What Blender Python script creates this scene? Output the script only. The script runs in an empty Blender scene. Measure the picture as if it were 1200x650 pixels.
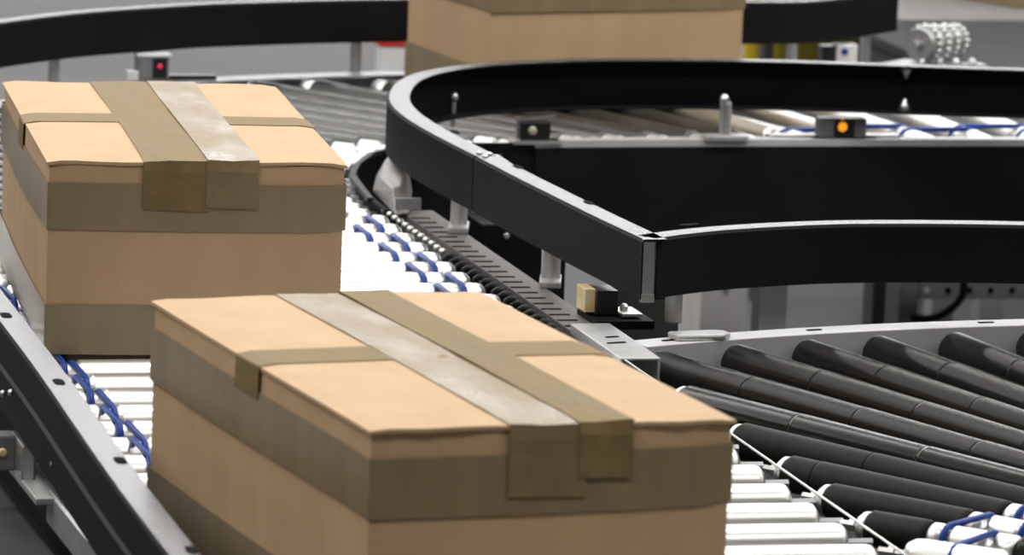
import bpy, math, random
from mathutils import Vector, Matrix
random.seed(7)
S = bpy.context.scene
COL = S.collection
Z0 = 0.8                     # height of the roller tops above the floor

# ------------------------------------------------------------------ camera
F_PX, PITCH, ROLL, CAM_H, YAW = 6637.91, math.radians(9.44927), math.radians(2.148217), 1.380709, math.radians(14.42527)
_fw = Vector((0, math.cos(PITCH), -math.sin(PITCH))); _r = Vector((1, 0, 0)); _u = _r.cross(_fw)
_r2 = math.cos(ROLL) * _r + math.sin(ROLL) * _u
_u2 = -math.sin(ROLL) * _r + math.cos(ROLL) * _u
_Rz = Matrix.Rotation(-YAW, 3, 'Z')
CR, CU, CF = _Rz @ _r2, _Rz @ _u2, _Rz @ _fw
cd = bpy.data.cameras.new('camera'); cam = bpy.data.objects.new('camera', cd); COL.objects.link(cam)
cd.sensor_fit = 'HORIZONTAL'; cd.sensor_width = 36.0; cd.lens = F_PX / 1200 * 36.0
cd.clip_start = 0.1; cd.clip_end = 200
M4 = Matrix((CR, CU, -CF)).transposed().to_4x4(); M4.translation = Vector((0, 0, CAM_H + Z0))
cam.matrix_world = M4
cd.dof.use_dof = True; cd.dof.focus_distance = 7.6; cd.dof.aperture_fstop = 10.0
S.camera = cam

def _ray(x, y):
    return CF + (x - 600) / F_PX * CR - (y - 325) / F_PX * CU
def at(x, y, z=0.0):         # pixel -> point on the level z above the roller tops
    d = _ray(x, y); t = (z - CAM_H) / d.z
    return Vector((d.x * t, d.y * t, z))
def at_u(x, y, U):           # pixel -> point on the vertical plane Y = U
    d = _ray(x, y); t = U / d.y
    return Vector((d.x * t, U, CAM_H + d.z * t))

# ------------------------------------------------------------------ light
W = bpy.data.worlds.new('hall_light'); S.world = W; W.use_nodes = True
W.node_tree.nodes['Background'].inputs[0].default_value = (1.0, 0.86, 0.68, 1)
W.node_tree.nodes['Background'].inputs[1].default_value = 0.19
def lamp(x, y, z, sx, sy, power, col=(1, 0.98, 0.955)):
    l = bpy.data.lights.new('ceiling_lamp', 'AREA'); l.shape = 'RECTANGLE'; l.size = sx; l.size_y = sy
    l.energy = power; l.color = col
    o = bpy.data.objects.new('ceiling_lamp', l); COL.objects.link(o); o.location = (x, y, z)
for lx in (-6.0, -1.5, 3.0, 7.5, 12.0):
    for ly in (2.8, 7.7, 12.6, 17.5, 22.4, 27.3, 32.2, 37.1):
        lamp(lx, ly, 6.5, 4.35, 0.5, 170 if ly < 5 else (335 if ly < 10 else 220))
# unseen area light added far off so the rail flange tops look bright
wl = bpy.data.lights.new('added_flange_light', 'AREA'); wl.shape = 'RECTANGLE'; wl.size = 44; wl.size_y = 6.5; wl.energy = 4200; wl.color = (0.97, 0.97, 1.0)
wo = bpy.data.objects.new('added_flange_light', wl); COL.objects.link(wo); wo.location = (10, 46, 8.2); wo.rotation_euler = (math.radians(-90), 0, 0)
S.view_settings.view_transform = 'Standard'; S.view_settings.look = 'None'
S.view_settings.exposure = -0.97; S.view_settings.gamma = 1.0
S.view_settings.use_curve_mapping = False

# ------------------------------------------------------------------ materials
MATS = {}
def mat(name, col, rough=0.5, metal=0.0, var=0.0, scale=20.0, bump=0.0, bscale=80.0, stretch=(1, 1, 1),
        spec=0.5, coat=0.0, emit=None, estr=0.0, rvar=0.0, col2=None, alpha=1.0, ior=1.5):
    m = bpy.data.materials.new(name); m.use_nodes = True; nt = m.node_tree; b = nt.nodes['Principled BSDF']
    b.inputs['Base Color'].default_value = (*col, 1); b.inputs['Roughness'].default_value = rough
    b.inputs['Metallic'].default_value = metal; b.inputs['Specular IOR Level'].default_value = spec
    b.inputs['Coat Weight'].default_value = coat; b.inputs['IOR'].default_value = ior
    if emit:
        b.inputs['Emission Color'].default_value = (*emit, 1); b.inputs['Emission Strength'].default_value = estr
    tc = nt.nodes.new('ShaderNodeTexCoord'); mp = nt.nodes.new('ShaderNodeMapping'); mp.inputs['Scale'].default_value = stretch
    nt.links.new(tc.outputs['Object'], mp.inputs['Vector'])
    if var or col2:
        n = nt.nodes.new('ShaderNodeTexNoise'); n.inputs['Scale'].default_value = scale; n.inputs['Detail'].default_value = 5
        nt.links.new(mp.outputs[0], n.inputs['Vector'])
        r = nt.nodes.new('ShaderNodeValToRGB'); r.color_ramp.elements[0].position = 0.3; r.color_ramp.elements[1].position = 0.7
        a = tuple(c * (1 - var) for c in col); c2 = col2 or tuple(min(1, c * (1 + var)) for c in col)
        r.color_ramp.elements[0].color = (*a, 1); r.color_ramp.elements[1].color = (*c2, 1)
        nt.links.new(n.outputs['Fac'], r.inputs[0]); nt.links.new(r.outputs[0], b.inputs['Base Color'])
        if rvar:
            mr = nt.nodes.new('ShaderNodeMapRange'); mr.inputs['To Min'].default_value = max(0.02, rough - rvar); mr.inputs['To Max'].default_value = rough + rvar
            nt.links.new(n.outputs['Fac'], mr.inputs['Value']); nt.links.new(mr.outputs[0], b.inputs['Roughness'])
    if bump:
        n2 = nt.nodes.new('ShaderNodeTexNoise'); n2.inputs['Scale'].default_value = bscale; n2.inputs['Detail'].default_value = 4
        nt.links.new(mp.outputs[0], n2.inputs['Vector'])
        bp = nt.nodes.new('ShaderNodeBump'); bp.inputs['Strength'].default_value = bump; bp.inputs['Distance'].default_value = 0.004
        nt.links.new(n2.outputs['Fac'], bp.inputs['Height']); nt.links.new(bp.outputs[0], b.inputs['Normal'])
    MATS[name] = m
    return m
mat('cardboard', (0.53, 0.36, 0.20), 0.7, var=0.06, scale=14, bump=0.12, bscale=160, stretch=(1, 1, 0.25), spec=0.55)
mat('cardboard_edge', (0.36, 0.23, 0.12), 0.9, var=0.15, scale=120, spec=0.1)
mat('tape', (0.225, 0.163, 0.074), 0.55, var=0.14, scale=22, bump=0.4, bscale=50, stretch=(1, 0.3, 1), spec=0.09, rvar=0.16)
mat('tape_pale', (0.235, 0.175, 0.09), 0.37, var=0.14, scale=16, bump=0.5, bscale=46, stretch=(1, 0.4, 1), spec=0.25, rvar=0.33)
mat('tape_side', (0.265, 0.20, 0.115), 0.3, var=0.08, scale=30, bump=0.12, bscale=60, stretch=(1, 1, 0.1), spec=0.4)
mat('black_paint', (0.011, 0.0105, 0.0115), 0.62, var=0.12, scale=8, bump=0.03, bscale=300, spec=0.08, rvar=0.03)
mat('smooth_black_paint', (0.012, 0.0115, 0.012), 0.27, var=0.15, scale=10, spec=0.6)
mat('dull_metal', (0.15, 0.14, 0.14), 0.55, metal=0.3, var=0.12, scale=30)
mat('satin_metal', (0.30, 0.29, 0.285), 0.5, metal=0.5, var=0.12, scale=25)
mat('curve_sleeve', (0.022, 0.021, 0.021), 0.27, spec=1.0, var=0.03, scale=10)
mat('slot_black', (0.004, 0.004, 0.004), 0.9, spec=0.1)
mat('roller_steel', (0.84, 0.845, 0.83), 0.37, metal=1.0, var=0.04, scale=40, stretch=(0.2, 6, 6), rvar=0.06)
mat('bright_steel', (0.78, 0.79, 0.79), 0.36, metal=1.0, var=0.06, scale=50)
mat('grey_metal', (0.46, 0.46, 0.47), 0.42, metal=0.85, var=0.08, scale=22, bump=0.04, bscale=140)
mat('galvanised', (0.60, 0.605, 0.61), 0.40, metal=0.7, var=0.10, scale=30, bump=0.04, bscale=120)
mat('pale_paint', (0.50, 0.50, 0.515), 0.45, var=0.06, scale=18)
mat('light_panel', (0.66, 0.65, 0.65), 0.5, var=0.08, scale=6)
mat('mid_grey_paint', (0.22, 0.22, 0.225), 0.5, var=0.10, scale=14)
mat('dark_grey_paint', (0.05, 0.05, 0.05), 0.5, var=0.15, scale=12)
mat('black_sleeve', (0.011, 0.010, 0.0095), 0.27, var=0.08, scale=18, spec=0.2)
mat('worn_sleeve', (0.013, 0.012, 0.011), 0.5, var=0.25, scale=60, spec=0.14)
mat('gloss_sleeve', (0.010, 0.0095, 0.009), 0.21, var=0.05, scale=30, spec=0.35)
mat('blue_belt', (0.008, 0.045, 0.27), 0.4, var=0.12, scale=60, spec=0.25)
mat('black_rubber', (0.014, 0.014, 0.015), 0.5, var=0.2, scale=60, spec=0.2)
mat('grey_belt', (0.045, 0.045, 0.050), 0.7, var=0.12, scale=9, bump=0.05, bscale=300, spec=0.12)
mat('concrete', (0.10, 0.10, 0.106), 0.75, var=0.13, scale=0.9, bump=0.03, bscale=30)
mat('yellow_paint', (0.72, 0.53, 0.012), 0.45, var=0.05, scale=10)
mat('shaded_yellow_paint', (0.23, 0.20, 0.012), 0.5, var=0.15, scale=6)  # yellow with the shade behind the rail put into its base colour
mat('white_plastic', (0.78, 0.78, 0.79), 0.4, var=0.03, scale=10)
mat('red_plastic', (0.55, 0.03, 0.02), 0.4, var=0.05, scale=10)
mat('black_plastic', (0.012, 0.012, 0.013), 0.3, var=0.1, scale=20)
mat('grey_plastic', (0.20, 0.20, 0.205), 0.4, var=0.06, scale=20)
mat('orange_light', (0.9, 0.35, 0.02), 0.3, emit=(1.0, 0.36, 0.02), estr=1.6, var=0.02, scale=20)
mat('red_light', (0.7, 0.02, 0.06), 0.3, emit=(1.0, 0.02, 0.10), estr=0.7, var=0.02, scale=20)
mat('amber_lens', (0.92, 0.88, 0.58), 0.15, col2=(0.95, 0.62, 0.25), scale=30, coat=0.4)
mat('clear_lens', (0.55, 0.50, 0.36), 0.12, var=0.15, scale=50, coat=0.6)

# ------------------------------------------------------------------ mesh helpers
ABS = {}
def empty(name, loc, rz=0.0, label=None, cat=None, group=None):
    o = bpy.data.objects.new(name, None); COL.objects.link(o); o.location = loc; o.rotation_euler.z = rz
    o.empty_display_size = 0.1
    ABS[o] = Vector(loc)
    if label: o['label'] = label; o['category'] = cat
    if group: o['group'] = group
    return o
class MB:
    def __init__(s): s.v = []; s.f = []; s.sm = []
    def add(s, vs, fs, smooth=False):
        n = len(s.v); s.v += [Vector(p) for p in vs]; s.f += [tuple(n + i for i in f) for f in fs]; s.sm += [smooth] * len(fs)
        return s
    def box(s, lo, hi):
        x0, y0, z0 = lo; x1, y1, z1 = hi
        return s.add([(x0, y0, z0), (x1, y0, z0), (x1, y1, z0), (x0, y1, z0), (x0, y0, z1), (x1, y0, z1), (x1, y1, z1), (x0, y1, z1)],
                     [(3, 2, 1, 0), (4, 5, 6, 7), (0, 1, 5, 4), (1, 2, 6, 5), (2, 3, 7, 6), (3, 0, 4, 7)])
    def prism(s, poly, z0, z1):          # poly counter-clockwise in XY
        n = len(poly)
        vs = [(p[0], p[1], z0) for p in poly] + [(p[0], p[1], z1) for p in poly]
        return s.add(vs, [tuple(range(n - 1, -1, -1)), tuple(range(n, 2 * n))] + [(i, (i + 1) % n, n + (i + 1) % n, n + i) for i in range(n)])
    def lathe(s, prof, o=(0, 0, 0), ax=(1, 0, 0), seg=20, smooth=True):   # prof = [(distance along axis, radius)]
        o = Vector(o); ax = Vector(ax).normalized()
        if smooth:
            q = [prof[0]]
            for (t0, r0), (t1, r1) in zip(prof, prof[1:]):
                if abs(t1 - t0) > 0.03 and abs(r1 - r0) < 0.02:
                    for fr in (0.003 / abs(t1 - t0), 1 - 0.003 / abs(t1 - t0)): q.append((t0 + (t1 - t0) * fr, r0 + (r1 - r0) * fr))
                q.append((t1, r1))
            prof = q
        a = ax.orthogonal().normalized(); b = ax.cross(a); n0 = len(s.v)
        for t, r in prof:
            for k in range(seg):
                an = 2 * math.pi * k / seg
                s.v.append(o + ax * t + (a * math.cos(an) + b * math.sin(an)) * r)
        for i in range(len(prof) - 1):
            for k in range(seg):
                k2 = (k + 1) % seg
                s.f.append((n0 + i * seg + k, n0 + i * seg + k2, n0 + (i + 1) * seg + k2, n0 + (i + 1) * seg + k)); s.sm.append(smooth)
        s.f.append(tuple(n0 + k for k in range(seg - 1, -1, -1))); s.sm.append(False)
        m = n0 + (len(prof) - 1) * seg
        s.f.append(tuple(m + k for k in range(seg))); s.sm.append(False)
        return s
    def tube(s, pts, r, seg=8, closed=False):
        pts = [Vector(p) for p in pts]; n = len(pts); n0 = len(s.v); prev = None
        for i, p in enumerate(pts):
            if closed: t = pts[(i + 1) % n] - pts[i - 1]
            else: t = pts[min(i + 1, n - 1)] - pts[max(i - 1, 0)]
            t.normalize()
            if prev is None: a = t.orthogonal().normalized()
            else: a = (prev - t * prev.dot(t)).normalized()
            prev = a; b = t.cross(a)
            for k in range(seg):
                an = 2 * math.pi * k / seg; s.v.append(p + (a * math.cos(an) + b * math.sin(an)) * r)
        for i in range(n if closed else n - 1):
            j = (i + 1) % n
            for k in range(seg):
                k2 = (k + 1) % seg; s.f.append((n0 + i * seg + k, n0 + i * seg + k2, n0 + j * seg + k2, n0 + j * seg + k)); s.sm.append(True)
        if not closed:
            s.f.append(tuple(n0 + k for k in range(seg - 1, -1, -1))); s.sm.append(False)
            m = n0 + (n - 1) * seg; s.f.append(tuple(m + k for k in range(seg))); s.sm.append(False)
        return s
    def sweep(s, path, prof, smooth=False):  # prof polygon of (offset to the right-hand side of travel, z)
        n0 = len(s.v); m = len(prof); n = len(path)
        for i in range(n):
            a = Vector(path[max(i - 1, 0)][:2]); b = Vector(path[min(i + 1, n - 1)][:2]); t = (b - a).normalized(); nr = Vector((t.y, -t.x))
            for (q, z) in prof: s.v.append(Vector((path[i][0] + nr.x * q, path[i][1] + nr.y * q, z)))
        for i in range(n - 1):
            for k in range(m):
                k2 = (k + 1) % m; s.f.append((n0 + i * m + k, n0 + i * m + k2, n0 + (i + 1) * m + k2, n0 + (i + 1) * m + k)); s.sm.append(smooth)
        s.f.append(tuple(n0 + k for k in range(m - 1, -1, -1))); s.sm.append(False)
        s.f.append(tuple(n0 + (n - 1) * m + k for k in range(m))); s.sm.append(False)
        return s
    def mesh(s, name, material, org=Vector((0, 0, 0))):
        me = bpy.data.meshes.new(name); me.from_pydata([tuple(v - org) for v in s.v], [], s.f); me.update()
        for p, f in zip(me.polygons, s.sm): p.use_smooth = f
        me.materials.append(MATS[material])
        import bmesh
        bm = bmesh.new(); bm.from_mesh(me); bmesh.ops.recalc_face_normals(bm, faces=bm.faces); bm.to_mesh(me); bm.free()
        return me
    def build(s, name, material, parent=None, local=False, bevel=0.0, label=None, cat=None, group=None):
        """world points (z above the roller tops) unless local=True: then points in the parent's own frame"""
        if local: org = Vector((0, 0, 0)); off = Vector((0, 0, 0))
        else:
            lo = Vector([min(v[i] for v in s.v) for i in range(3)]); hi = Vector([max(v[i] for v in s.v) for i in range(3)])
            org = Vector(((lo.x + hi.x) / 2, (lo.y + hi.y) / 2, lo.z)); off = org + Vector((0, 0, Z0))
        me = s.mesh(name, material, org)
        o = bpy.data.objects.new(name, me); COL.objects.link(o)
        if local: o.location = (0, 0, 0); ABS[o] = ABS.get(parent, Vector((0, 0, 0))).copy()
        else: o.location = off - (ABS[parent] if parent else Vector((0, 0, 0))); ABS[o] = off
        if parent: o.parent = parent
        if bevel:
            md = o.modifiers.new('edge', 'BEVEL'); md.width = bevel; md.segments = 2; md.limit_method = 'ANGLE'; md.angle_limit = math.radians(40)
        if label: o['label'] = label
        if cat: o['category'] = cat
        if group: o['group'] = group
        return o
def place(name, me, parent, loc, rz=0.0, label=None):
    """a part sharing mesh data; loc is a world point with z above the roller tops"""
    o = bpy.data.objects.new(name, me); COL.objects.link(o); w = Vector(loc) + Vector((0, 0, Z0))
    o.location = w - ABS[parent]; o.rotation_euler.z = rz; o.parent = parent; ABS[o] = w
    if label: o['label'] = label
    return o
def sub(name, me, parent):
    o = bpy.data.objects.new(name, me); COL.objects.link(o); o.parent = parent; ABS[o] = ABS[parent]
    return o
def smooth_path(pts, n=8):
    pts = [Vector(p) for p in pts]; out = []
    for i in range(len(pts) - 1):
        p0 = pts[max(i - 1, 0)]; p1 = pts[i]; p2 = pts[i + 1]; p3 = pts[min(i + 2, len(pts) - 1)]
        for k in range(n):
            t = k / n
            out.append(0.5 * ((2 * p1) + (p2 - p0) * t + (2 * p0 - 5 * p1 + 4 * p2 - p3) * t * t + (3 * p1 - p0 - 3 * p2 + p3) * t ** 3))
    out.append(pts[-1]); return [(p.x, p.y) for p in out]
def path_len(path):
    acc = [0.0]
    for a, b in zip(path, path[1:]): acc.append(acc[-1] + math.dist(a, b))
    return acc
def path_at(path, acc, d):
    for i in range(len(path) - 1):
        if acc[i + 1] >= d or i == len(path) - 2:
            t = (d - acc[i]) / max(1e-9, acc[i + 1] - acc[i])
            return (path[i][0] + (path[i + 1][0] - path[i][0]) * t, path[i][1] + (path[i + 1][1] - path[i][1]) * t)
def belt_loop(p, q, axis, r, tr, seg=7):
    """O-ring round two parallel round grooves with centres p and q"""
    p, q, ax = Vector(p), Vector(q), Vector(axis).normalized()
    d = (q - p).normalized(); up = ax.cross(d)
    if up.z < 0: up = -up
    pts = []
    for k in range(7):
        a = math.pi * (0.5 + k / 6); pts.append(p + d * (r * math.cos(a)) + up * (r * math.sin(a)))
    for k in range(7):
        a = math.pi * (-0.5 + k / 6); pts.append(q + d * (r * math.cos(a)) + up * (r * math.sin(a)))
    return MB().tube(pts, tr, seg, closed=True)
def oval(cx, cy, z, L, Wd, ang, t=0.0008):
    poly = []
    for k in range(6): a = -math.pi / 2 + math.pi * k / 5; poly.append((L / 2 - Wd / 2 + Wd / 2 * math.cos(a), Wd / 2 * math.sin(a)))
    for k in range(6): a = math.pi / 2 + math.pi * k / 5; poly.append((-L / 2 + Wd / 2 + Wd / 2 * math.cos(a), Wd / 2 * math.sin(a)))
    c, s_ = math.cos(ang), math.sin(ang)
    return MB().prism([(cx + x * c - y * s_, cy + x * s_ + y * c) for x, y in poly], z - 0.001, z + t)

# ------------------------------------------------------------------ the hall floor
fl = MB().box((-40, -10, -Z0 - 0.2), (40, 70, -Z0)).build('floor', 'concrete'); fl['kind'] = 'structure'

# ------------------------------------------------------------------ straight roller conveyor (main line)
RR = 0.0245
main = empty('roller_conveyor', (1.63, 7.1, 0.0), label='straight conveyor with bright silver rollers carrying two taped boxes', cat='conveyor')
us = []; u_ = 8.622
while u_ > 5.3:
    us.append(u_); u_ -= 0.0905 + (8.35 - u_) * 0.0135
GL, GL2, GR1, GR2 = 1.285, 1.297, 1.942, 1.980
def steel_roller_mesh(a, b, name, grooves=((1.291, 0.0125), (GR1, 0.0055), (GR2, 0.0055))):
    pr = [(0.0, 0.010), (0.001, RR - 0.007), (0.006, RR - 0.0015), (0.012, RR)]
    for g, hw in grooves:
        x = g - a
        if 0.02 < x < b - a - 0.02:
            pr += [(x - hw - 0.003, RR), (x - hw, RR - 0.005), (x + hw, RR - 0.005), (x + hw + 0.003, RR)]
    L = b - a
    pr += [(L - 0.012, RR), (L - 0.006, RR - 0.0015), (L - 0.001, RR - 0.007), (L, 0.010)]
    return MB().lathe(pr, seg=28).mesh(name, 'roller_steel')
m_long = steel_roller_mesh(1.215, 2.042, 'roller', ((1.291, 0.0125),)); m_short = steel_roller_mesh(1.215, 2.014, 'roller')
m_axle = MB().lathe([(-0.022, 0.0062), (0.86, 0.0062)], seg=6, smooth=False).mesh('axle', 'grey_metal')
m_axle2 = MB().lathe([(-0.022, 0.0062), (0.818, 0.0062)], seg=6, smooth=False).mesh('axle', 'grey_metal')
for uu in us:
    lo = uu < 7.45
    r_ = place('roller', m_long if lo else m_short, main, (1.215, uu, -RR))
    sub('axle', m_axle if lo else m_axle2, r_)
for i, (a, b) in enumerate(zip(us, us[1:])):
    gs = []
    if b > 7.42: gs.append(GR2 if i % 2 == 0 else GR1)
    gs.append(GL if i % 2 == 0 else GL2)
    for g in gs:
        belt_loop((g, a, -RR), (g, b, -RR), (1, 0, 0), RR - 0.0034, 0.0040).build('drive_belt', 'blue_belt', main)
# side frames, lower cross members, legs
MB().sweep([(1.205, 5.2), (1.205, 9.0)], [(0, -0.16), (0, 0.0), (-0.05, 0.0), (-0.05, -0.004), (-0.004, -0.004), (-0.004, -0.156), (-0.05, -0.156), (-0.05, -0.16)]).build('side_frame', 'black_paint', main)
fr = MB().sweep([(2.052, 7.60), (2.052, 8.72)], [(0, -0.15), (0, -0.008), (0.055, -0.008), (0.055, -0.022), (0.051, -0.022), (0.051, -0.012), (0.004, -0.012), (0.004, -0.15)]).build('side_frame', 'dull_metal', main, label='grey side flange under the guard rail')
k = 0
for uu in [7.62 + 0.0462 * j for j in range(23)]:
    MB().box((2.054, uu, -0.0085), (2.054 + 0.03 + 0.006 * (j % 2 if False else 0), uu + 0.008, -0.0072)).build('slot', 'slot_black', fr)
ch = MB().sweep([(2.046, 7.345), (2.046, 7.615)], [(0, -0.10), (0, 0.006), (0.058, 0.006), (0.058, -0.10), (0.054, -0.10), (0.054, 0.002), (0.004, 0.002), (0.004, -0.10)]).build('channel_end', 'galvanised', main, bevel=0.0015, label='galvanised channel end cut open beside the black rollers')
oval(2.072, 7.46, 0.006, 0.03, 0.008, 0.25).build('slot', 'slot_black', ch)
oval(2.078, 7.505, 0.006, 0.022, 0.008, 0.25).build('slot', 'slot_black', ch)
hel = []
n_turn = 19; u0, u1 = 7.575, 8.30
for k in range(n_turn * 12 + 1):
    t = k / (n_turn * 12); a = 2 * math.pi * n_turn * t
    hel.append((2.033 + 0.0085 * math.cos(a), u0 + (u1 - u0) * t, -0.015 + 0.0085 * math.sin(a)))
MB().tube(hel, 0.0052, 7).build('spiral_wrap', 'black_rubber', main, label='black spiral wrap along the roller ends')
for j in range(12):
    MB().lathe([(0, 0.0065), (0.005, 0.006), (0.008, 0.003)], (2.030, 8.325 + 0.036 * j, -0.012), (0, 0, 1), 10).build('bolt_head', 'bright_steel', main)
MB().tube([(2.052, 5.2, 0.004), (2.052, 7.34, 0.004)], 0.0016, 8).build('divider_rod', 'bright_steel', main, label='thin steel rod between silver and black rollers')
MB().box((2.049, 5.2, -0.13), (2.056, 7.34, -0.03)).build('divider_plate', 'dark_grey_paint', main)
for uu in (5.5, 7.5, 8.6):
    for vv in (1.16, 1.98):
        MB().box((vv, uu, -Z0), (vv + 0.05, uu + 0.05, -0.14)).build('support_leg', 'mid_grey_paint', main)
    MB().box((1.16, uu + 0.005, -0.20), (2.03, uu + 0.045, -0.155)).build('cross_member', 'mid_grey_paint', main)
bp = MB().box((1.21, 5.3, -0.14), (2.04, 8.7, -0.13)).build('under_pan', 'dark_grey_paint', main)

# ------------------------------------------------------------------ far conveyor: curve and cross run behind it
INNER = smooth_path([(2.035, 8.70), (2.034, 8.80), (2.040, 8.92), (2.058, 9.05), (2.09, 9.17), (2.145, 9.29), (2.225, 9.38), (2.33, 9.425), (2.46, 9.437), (2.65, 9.45), (2.9, 9.458), (3.3, 9.462), (3.8, 9.465), (4.4, 9.468)], 6)
OUTER = smooth_path([(1.163, 8.70), (1.205, 9.0), (1.29, 9.4), (1.43, 9.72), (1.6, 9.93), (1.78, 10.095), (1.957, 10.20), (2.1, 10.265), (2.43, 10.345), (2.8, 10.36), (3.1, 10.345), (3.28, 10.375), (3.50, 10.56)], 8)
curve = empty('curved_roller_conveyor', (2.0, 9.7, 0), label='curved conveyor with dark fanned rollers behind the black guard rail bend', cat='conveyor')
cross = empty('cross_roller_conveyor', (3.2, 9.9, 0), label='far straight conveyor with silver rollers and black side skirt behind the guard rail', cat='conveyor')
acc = path_len(INNER)
def ang_at(v, u):
    if v < 2.2 and u < 9.38:
        tb = [(8.70, -3), (8.85, -9), (9.0, -16), (9.15, -24), (9.29, -33), (9.38, -39)]; x = u
    else:
        tb = [(2.2, -39), (2.38, -48), (2.69, -58.5), (2.85, -66), (3.05, -76), (3.3, -86), (3.45, -90), (9, -90)]; x = v
    for (a, fa), (b, fb) in zip(tb, tb[1:]):
        if x <= b: return fa + (fb - fa) * max(0, (x - a) / (b - a))
    return tb[-1][1]
d = 0.03; prev = None; n_r = 0
while d < acc[-1] - 0.02:
    v, u = path_at(INNER, acc, d); a = math.radians(ang_at(v, u)); out = Vector((-math.cos(a), -math.sin(a), 0))
    deg = -math.degrees(a)
    L = 0.84 if deg < 44 else (0.93 if deg < 52 else min(0.96, (10.26 - u) / abs(math.sin(a))))
    straight = v > 2.95
    par = cross if straight else curve
    r0 = 0.019 if not straight else 0.0235; r1 = 0.0265 if not straight else 0.0235
    rz = math.atan2(out.y, out.x)
    st = v + out.x * 0.022; su = u + out.y * 0.022
    L -= 0.022
    if straight:
        me = MB().lathe([(0, 0.008), (0.002, r0 - 0.006), (0.010, r0), (0.10, r0), (0.103, r0 - 0.005), (0.113, r0 - 0.005), (0.116, r0), (0.14, r0), (0.143, r0 - 0.005), (0.153, r0 - 0.005), (0.156, r0), (L - 0.01, r0), (L, r0 - 0.008)], seg=22).mesh('roller', 'roller_steel')
        ro = place('roller', me, par, (st, su, -r0), rz)
    else:
        me = MB().lathe([(0.125, r0 + 0.001), (0.13, r0 + 0.0035), (L - 0.05, r1), (L - 0.045, r1 - 0.004)], seg=22).mesh('roller', 'curve_sleeve')
        ro = place('roller', me, par, (st, su, -r1), rz)
        me2 = MB().lathe([(0, 0.007), (0.002, r0 - 0.006), (0.010, r0), (0.030, r0), (0.033, r0 - 0.006), (0.043, r0 - 0.006), (0.046, r0), (0.072, r0), (0.075, r0 - 0.006), (0.085, r0 - 0.006), (0.088, r0), (0.124, r0)], seg=20).mesh('drive_head', 'bright_steel')
        sub('drive_head', me2, ro)
        sub('end_cap', MB().lathe([(L - 0.045, r1 - 0.007), (L - 0.04, r1 - 0.003), (L - 0.015, r1 - 0.003), (L - 0.005, r1 - 0.012)], seg=18).mesh('end_cap', 'bright_steel'), ro)
    sub('axle', MB().lathe([(-0.02, 0.0055), (0.0, 0.0055), (L + 0.015, 0.0055)], seg=6, smooth=False).mesh('axle', 'grey_metal'), ro)
    cur = (v, u, out, straight)
    if prev and prev[0] > 2.95 and prev[3] == straight:
        g = 0.13 if n_r % 2 == 0 else 0.17
        A = Vector((prev[0], prev[1], -r0)) + prev[2] * g; B = Vector((v, u, -r0)) + out * g
        belt_loop(A, B, out, r0 - 0.001 if straight else r0 + 0.004, 0.0045).build('drive_belt', 'blue_belt', par)
    prev = cur; n_r += 1
    d += 0.058 if v < 2.3 and u < 9.43 else (0.075 if v < 2.95 else 0.105)
# inner frame flange + black skirt, split between curve and cross run
def part_path(path, cond): return [p for p in path if cond(p)]
in_c = part_path(INNER, lambda p: p[0] <= 2.47); in_s = part_path(INNER, lambda p: p[0] >= 2.45)
MB().sweep(in_c, [(0, -0.17), (0, -0.004), (-0.010, -0.004), (-0.010, -0.010), (-0.004, -0.010), (-0.004, -0.17)]).build('inner_frame', 'black_paint', curve)
MB().sweep(in_s, [(0.004, -0.012), (0.004, 0.0), (-0.032, 0.0), (-0.032, -0.012)]).build('inner_frame', 'pale_paint', cross, label='pale grey frame flange')
MB().sweep(in_s, [(0.006, -0.175), (0.006, -0.013), (-0.004, -0.013), (-0.004, -0.175)]).build('side_skirt', 'black_paint', cross, label='tall black side skirt')
MB().sweep([(2.02, 8.80), (2.045, 9.05), (2.08, 9.17), (2.135, 9.30), (2.215, 9.395), (2.32, 9.44)], [(-0.002, -0.008), (-0.002, 0.0), (0.008, 0.0), (0.008, -0.008)]).build('edge_seal', 'black_rubber', curve, label='black ribbed edge round the bend')
out_c = part_path(OUTER, lambda p: p[0] <= 2.62); out_s = part_path(OUTER, lambda p: p[0] >= 2.60)
for pth, par in ((out_c, curve), (out_s, cross)):
    MB().sweep(pth, [(0.0, -0.14), (0.0, 0.0), (0.055, 0.0), (0.055, -0.004), (0.004, -0.004), (0.004, -0.14)]).build('outer_frame', 'grey_metal', par)
for (vv, uu, par) in ((1.22, 9.15, curve), (1.95, 10.14, curve), (2.2, 9.42, curve), (2.9, 9.50, cross), (2.9, 10.25, cross), (4.1, 9.5, cross), (4.1, 10.2, cross)):
    MB().box((vv, uu, -Z0), (vv + 0.05, uu + 0.05, -0.13)).build('support_leg', 'mid_grey_paint', par)
MB().box((2.6, 9.55, -0.16), (4.4, 10.2, -0.15)).build('under_pan', 'dark_grey_paint', cross)
MB().prism([(1.3, 8.8), (2.0, 8.8), (2.05, 9.15), (2.25, 9.45), (2.55, 9.5), (2.55, 10.2), (2.0, 10.1), (1.6, 9.8), (1.35, 9.3)], -0.16, -0.15).build('under_pan', 'dark_grey_paint', curve)

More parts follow.
